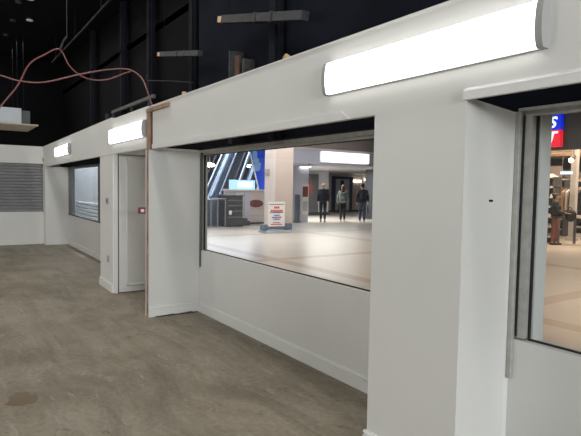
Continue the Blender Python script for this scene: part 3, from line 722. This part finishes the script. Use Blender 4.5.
rack(8.55, 9.35, -15.75, -15.35, [.2, .5, .8, 1.1, 1.4, 1.7, 2.0], 'tall rack of shoes right beside the shop entrance edge', 'shoes on the near rack', 'near shoe rack')
rack(9.75, 10.6, -18.6, -18.2, [.25, .6, .95, 1.3, 1.65, 2.0], 'shoe rack standing behind the shopper', 'shoes on the middle rack', 'rack behind the shopper')
rack(10.0, 10.9, -20.6, -20.2, [.25, .6, .95, 1.3, 1.65, 2.0], 'shoe rack deeper in the shop, right of the shopper', 'shoes on the deep rack', 'rack deep in the shop')
t = thing('display_table', 'long narrow white-topped display rail table right of the shopper', 'table', (7.6, -15.9, 0))
def tb(z0, z1, g=0): return MB().prism([(8.32-g, -15.98), (6.5, -15.05), (6.6, -15.35-g), (8.38, -16.18)], z0, z1)
tb(.80, .86).build('table_top', 'shelf', t)
for x, y in ((8.2, -15.98), (6.75, -15.25), (7.4, -15.6)): MB().box(x-.03, x+.03, y-.03, y+.03, 0, .8).build('leg', 'header', t)
t = thing('hanging_sign_bar', 'small blue-white sign bar hanging over the shopper', 'sign', (8.3, -15.6, 2.1))
MB().box(8.15, 8.5, -15.62, -15.58, 2.09, 2.17).build('bar', 'screen', t)
f = MB(); f.tube([(8.2, -15.6, 2.17), (8.2, -15.6, 3.4)], .006, 6); f.tube([(8.45, -15.6, 2.17), (8.45, -15.6, 3.4)], .006, 6); f.build('wire', 'steel', t)
t = thing('ceiling_spot', 'bright warm ceiling spot glowing inside the shop', 'spotlight', (8.15, -15.5, 2.5))
MB().tube([(8.13, -15.6, 2.62), (8.13, -15.46, 2.50)], .07, 12).build('housing', 'header', t)
MB().ball((8.13, -15.44, 2.49), .07, .045, .07).build('bulb', 'warmlamp', t)
MB().tube([(8.13, -15.58, 2.6), (8.13, -15.58, 3.4)], .012, 6).build('stem', 'header', t)
single(MB().box(8.68, 8.86, -17.0, -16.85, 0, 3.4).box(8.63, 8.91, -17.05, -16.80, 0, .1), 'shop_post', 'greyc', 'slim grey post standing right of the shopper in the shop', 'post', (8.77, -16.92, 0))
# hanging garments behind
for k in range(6):
    x = 8.95+k*.13; m = ['bagblack', 'redcloth', 'coat', 'shelf', 'storewood', 'maroon'][k]; nm = ['black', 'red', 'navy', 'white', 'tan', 'maroon'][k]
    b_ = MB(); b_.sweep([(x, -18.0, .95), (x, -17.6, .95), (x, -17.58, 1.55), (x, -17.72, 1.62), (x, -17.8, 1.66), (x, -17.88, 1.62), (x, -18.02, 1.55)],
                        [(x+.06, -18.0, .95), (x+.06, -17.6, .95), (x+.06, -17.58, 1.55), (x+.06, -17.72, 1.62), (x+.06, -17.8, 1.66), (x+.06, -17.88, 1.62), (x+.06, -18.02, 1.55)])
    single(b_, 'hanging_garment', m, '%s garment hanging on the clothes rail in the shop' % nm, 'garment', (x+.03, -17.8, .95), 'garments on the shop rail')
t = thing('clothes_rail', 'steel clothes rail holding garments deep in the shop', 'clothes rail', (9.3, -17.8, 0))
MB().tube([(8.8, -17.8, 0), (8.8, -17.8, 1.68), (9.8, -17.8, 1.68), (9.8, -17.8, 0)], .018, 8).build('frame', 'steel', t)
f = MB(); f.tube([(8.8, -18.05, .03), (8.8, -17.55, .03)], .02, 8); f.tube([(9.8, -18.05, .03), (9.8, -17.55, .03)], .02, 8); f.build('foot', 'steel', t)

# hoarding outside the far bay window
struct(MB().box(10.5, 20, -3.9, -3.8, 0, 3.9).build('wall_hoarding', 'hoard'))
f = MB()
for k in range(5): f.box(10.5, 20, -3.8, -3.77, .55+k*.1, .61+k*.1)
struct(f.build('trim_15', 'hoard'))
area('mall_light', (15.0, -3.3, 3.8), 6.0, .4, 330, (.92, .96, 1))

# ================================================================== PEOPLE
def skin_mesh(verts, edges, radii, sub=2):
    me = bpy.data.meshes.new('sk'); me.from_pydata([tuple(v) for v in verts], edges, []); o = bpy.data.objects.new('sk', me); COL.objects.link(o)
    md = o.modifiers.new('s', 'SKIN'); 
    for i, r_ in enumerate(radii):
        sv = me.skin_vertices[0].data[i]; sv.radius = (r_, r_) if not isinstance(r_, tuple) else r_
        sv.use_root = (i == 0)
    md.use_smooth_shade = True
    s2 = o.modifiers.new('d', 'SUBSURF'); s2.levels = sub; s2.render_levels = sub
    bpy.context.view_layer.update()
    out = bpy.data.meshes.new_from_object(o.evaluated_get(bpy.context.evaluated_depsgraph_get()))
    bpy.data.objects.remove(o); return out
def merge(me, mb):
    mb.b.from_mesh(me); out = bpy.data.meshes.new('m'); mb.b.to_mesh(out); mb.b.free(); return out

def person(loc, yaw, H, pose, clothes, label):
    """local frame: +x forward, +y left, z up, feet at 0, built at 1.75 m then scaled"""
    root = thing('person', label, 'person', (0, 0, 0)); k = H/1.75
    T = Matrix.Scale(k, 4)
    V = Vector
    hipL, hipR = V((0, .09, .90)), V((0, -.09, .90))
    shL, shR = V((0, .175, 1.42)), V((0, -.175, 1.42))
    def leg(hip, swing, bend):
        a = R(swing); kn = hip+V((math.sin(a), 0, -math.cos(a)))*.43
        b_ = R(swing-bend); an = kn+V((math.sin(b_), 0, -math.cos(b_)))*.40
        return kn, an, b_
    def arm(sh, swing, bend, out):
        a = R(swing); el = sh+V((math.sin(a), 0, -math.cos(a)))*.28+V((0, math.copysign(out, sh.y), 0))
        b_ = R(swing+bend); wr = el+V((math.sin(b_), 0, -math.cos(b_)))*.25
        return el, wr, V((math.sin(b_), 0, -math.cos(b_)))
    kL, aL, _ = leg(hipL, *pose['legL']); kR, aR, _ = leg(hipR, *pose['legR'])
    low = min(aL.z, aR.z)-.08
    eL, wL, dL = arm(shL, *pose['armL']); eR, wR, dR = arm(shR, *pose['armR'])
    vs_, es, rs = [], [], []
    def add(p, r_, par=None):
        vs_.append(V(p)); rs.append(r_)
        if par is not None: es.append((par, len(vs_)-1))
        return len(vs_)-1
    pel = add((0, 0, .95), (.12, .15)); sp_ = add((0, 0, 1.12), (.10, .13), pel); ch = add((.0, 0, 1.32), (.105, .15), sp_)
    nb = add((-.01, 0, 1.45), .07, ch); nk = add((.0, 0, 1.52), .052, nb); hb = add((.012, 0, 1.58), (.075, .068), nk)
    hm = add((.012, 0, 1.66), (.095, .078), hb); ht = add((.005, 0, 1.715), (.062, .055), hm)
    for hip, kn, an in ((hipL, kL, aL), (hipR, kR, aR)):
        h_ = add(hip, .085, pel); t_ = add(hip.lerp(kn, .5), .072, h_); q = add(kn, .055, t_); c = add(kn.lerp(an, .35), .055, q); a = add(an, .036, c)
        toe = add(an+V((.06, 0, -.05)), .035, a); add(an+V((.15, 0, -.06)), .028, toe)
    for sh, el, wr, d in ((shL, eL, wL, dL), (shR, eR, wR, dR)):
        s_ = add(sh, .052, ch); q = add(el, .038, s_); w_ = add(wr, .026, q); pm = add(wr+d*.05, (.022, .034), w_)
        for fi in range(4):
            off = V(((fi-1.5)*.020, 0, 0)); base = add(wr+d*.085+off, .0095, pm)
            ln_ = (.065, .078, .072, .055)[3-fi]; inw = V((0, -math.copysign(.018, sh.y), 0))
            m_ = add(wr+d*(.085+ln_*.5)+off*1.1+inw*.4, .0088, base); add(wr+d*(.085+ln_)+off*1.1+inw, .008, m_)
        tb_ = add(wr+d*.035+V((.030, 0, 0)), .011, pm); add(wr+d*.075+V((.050, -math.copysign(.01, sh.y), 0)), .0095, tb_)
    body = skin_mesh(vs_, es, rs)
    g = MB()                                     # face and ears fused to the body mesh
    g.ball((.108, 0, 1.635), .016, .013, .024, 8)
    g.ball((.0, .083, 1.645), .018, .010, .030, 8); g.ball((.0, -.083, 1.645), .018, .010, .030, 8)
    g.ball((.094, 0, 1.595), .012, .024, .007, 8)
    body = merge(body, g)
    Z = Matrix.Translation((0, 0, -low))
    def put(me, name, m, par=root, smooth=True):
        me.transform(T @ Z); return link(name, me, m, par, smooth)
    bo = put(body, 'body', 'skin')
    g = MB(); g.ball((.092, .03, 1.66), .010, .012, .008, 8); g.ball((.092, -.03, 1.66), .010, .012, .008, 8)
    me = bpy.data.meshes.new('eyes'); g.b.to_mesh(me); put(me, 'eyes', 'eyew')
    # jacket: torso plus sleeves
    jv, je, jr = [], [], []
    def ja(p, r_, par=None):
        jv.append(V(p)); jr.append(r_)
        if par is not None: je.append((par, len(jv)-1))
        return len(jv)-1
    bot = clothes.get('hem', .84)
    c1 = ja((-.005, 0, 1.15), (.15, .19)); c0 = ja((-.005, 0, .98), (.155, .195), c1); ja((-.005, 0, bot), (.155, .19), c0)
    c2 = ja((-.01, 0, 1.34), (.15, .20), c1); c3 = ja((-.012, 0, 1.45), (.085, .10), c2); ja((-.008, 0, 1.51), (.066, .068), c3)
    for sh, el, wr in ((shL, eL, wL), (shR, eR, wR)):
        s_ = ja(sh+V((0, 0, .0)), .082, c2); q0 = ja(sh.lerp(el, .5), .074, s_); q = ja(el, .066, q0); ja(el.lerp(wr, .95), .052, q)
    put(skin_mesh(jv, je, jr), 'jacket', clothes['top'])
    # trousers
    tv, te, tr = [], [], []
    def ta(p, r_, par=None):
        tv.append(V(p)); tr.append(r_)
        if par is not None: te.append((par, len(tv)-1))
        return len(tv)-1
    b0 = ta((0, 0, .93), (.125, .155)); ta((0, 0, 1.02), (.118, .148), b0)
    for hip, kn, an in ((hipL, kL, aL), (hipR, kR, aR)):
        h_ = ta(hip+V((0, 0, -.03)), .098, b0); m_ = ta(hip.lerp(kn, .5), .088, h_); q = ta(kn, .070, m_); ta(kn.lerp(an, .5), .064, q); ta(kn.lerp(an, .97), .058, len(tv)-1)
    put(skin_mesh(tv, te, tr), 'trousers', clothes['legs'])
    for an in (aL, aR):
        b_ = MB(); b_.ball((an.x+.055, an.y, an.z-.045), .14, .05, .045, 12); b_.box(an.x-.075, an.x+.19, an.y-.042, an.y+.042, an.z-.082, an.z-.062, bev=.006)
        me = bpy.data.meshes.new('shoe'); b_.b.to_mesh(me); b_.b.free(); put(me, 'shoe', clothes['shoes'])
    # hair
    if clothes.get('hair'):
        b_ = MB(); kind, m = clothes['hair']
        b_.ball((-.018, 0, 1.685), .100, .088, .088, 14)
        if kind == 'long':
            b_.ball((-.06, 0, 1.60), .065, .085, .13, 12); b_.ball((-.085, .01, 1.50), .05, .085, .12, 12)
        if kind == 'bun': b_.ball((-.11, 0, 1.72), .045, .045, .045, 10); b_.ball((-.05, 0, 1.64), .06, .08, .08, 10)
        me = bpy.data.meshes.new('hair'); b_.b.to_mesh(me); b_.b.free(); put(me, 'hair', m)
    hands = {'L': T @ Z @ (wL+dL*.10), 'R': T @ Z @ (wR+dR*.10)}
    root.location = loc; root.rotation_euler = (0, 0, yaw)
    Rm = Matrix.Translation(loc) @ Matrix.Rotation(yaw, 4, 'Z')
    return root, {q: Rm @ v for q, v in hands.items()}, Rm, k

AWAY = R(-39)
p1, h1, _, _ = person((19.07, -14.78, 0), AWAY, 1.80, dict(legL=(8, 4), legR=(-7, 8), armL=(-6, 14, .05), armR=(8, 14, .05)),
    dict(top='coat', legs='trousers', shoes='shoeblack', hem=.80), 'bald person in a dark coat and black trousers walking, leftmost of the three')
p2, h2, M2, k2 = person((19.0, -15.9, 0), AWAY, 1.70, dict(legL=(-4, 4), legR=(5, 8), armL=(6, 30, .07), armR=(-4, 28, .07)),
    dict(top='hoodie', legs='trousers', shoes='shoewhite', hair=('long', 'hairbrown'), hem=.86), 'person with long auburn hair and green hoodie walking in the middle of the three')
p3, h3, _, _ = person((18.15, -16.36, 0), AWAY, 1.78, dict(legL=(7, 3), legR=(-6, 6), armL=(-12, 12, .08), armR=(12, 12, .08)),
    dict(top='coat', legs='jeans', shoes='shoewhite', hair=('short', 'hairdark'), hem=.84), 'person in a dark jacket and blue jeans carrying a bag, rightmost of the three')
# backpack worn by the middle walker
b_ = MB(); b_.box(-.30, -.13, -.145, .145, 1.0, 1.42, bev=.045)
me = bpy.data.meshes.new('pack'); b_.b.to_mesh(me); b_.b.free()
t = thing('backpack', 'grey backpack worn by the person with auburn hair', 'backpack', (0, 0, 0))
link('bag_body', me, 'pack', t, True)
b_ = MB(); b_.box(-.335, -.28, -.11, .11, 1.04, 1.22, bev=.02); link_me = bpy.data.meshes.new('pk'); b_.b.to_mesh(link_me); b_.b.free(); link('front_pocket', link_me, 'machl', t, True)
for s in (-1, 1):
    b_ = MB(); b_.tube([(-.14, s*.10, 1.38), (-.04, s*.11, 1.50), (.10, s*.11, 1.44), (.14, s*.12, 1.25), (-.02, s*.17, 1.08), (-.14, s*.13, 1.04)], .016, 6)
    link_me = bpy.data.meshes.new('st'); b_.b.to_mesh(link_me); b_.b.free(); link('strap', link_me, 'pack', t)
t.matrix_world = M2 @ Matrix.Scale(k2, 4)
# bag carried by the rightmost walker
hp = h3['R']
t = thing('carrier_bag', 'grey carrier bag hanging from the right hand of the person in jeans', 'bag', (hp.x, hp.y, hp.z-.42))
MB().box(hp.x-.14, hp.x+.14, hp.y-.05, hp.y+.05, hp.z-.42, hp.z-.10, rot=AWAY, bev=.02).build('bag_body', 'carrier', t)
MB().tube(cr([(hp.x-.06, hp.y+.03, hp.z-.11), (hp.x-.02, hp.y+.01, hp.z+.0), (hp.x+.02, hp.y-.01, hp.z+.0), (hp.x+.06, hp.y-.03, hp.z-.11)]), .006, 6).build('handle', 'carrier', t)
# shopper in the shop
p4, h4, M4, k4 = person((8.33, -15.12, 0), R(-150), 1.50, dict(legL=(4, 4), legR=(-4, 4), armL=(15, 60, .04), armR=(10, 70, .04)),
    dict(top='bagblack', legs='leggings', shoes='shoeblack', hair=('bun', 'hairdark'), hem=.88), 'shopper in a dark top and reddish leggings standing beside the near shoe rack')
hp = h4['L']+Vector((-.06, .06, 0))
t = thing('shoulder_bag', 'round black bag held by the shopper', 'bag', (8.2, -15.45, 1.0))
MB().ball((hp.x-.03, hp.y+.02, hp.z-.04), .17, .09, .19, 16).build('bag_body', 'bagblack', t, True)
MB().tube(cr([(hp.x-.1, hp.y+.02, hp.z+.1), (hp.x, hp.y+.01, hp.z+.2), (hp.x+.08, hp.y+.02, hp.z+.1)]), .012, 6).build('handle', 'bagblack', t)
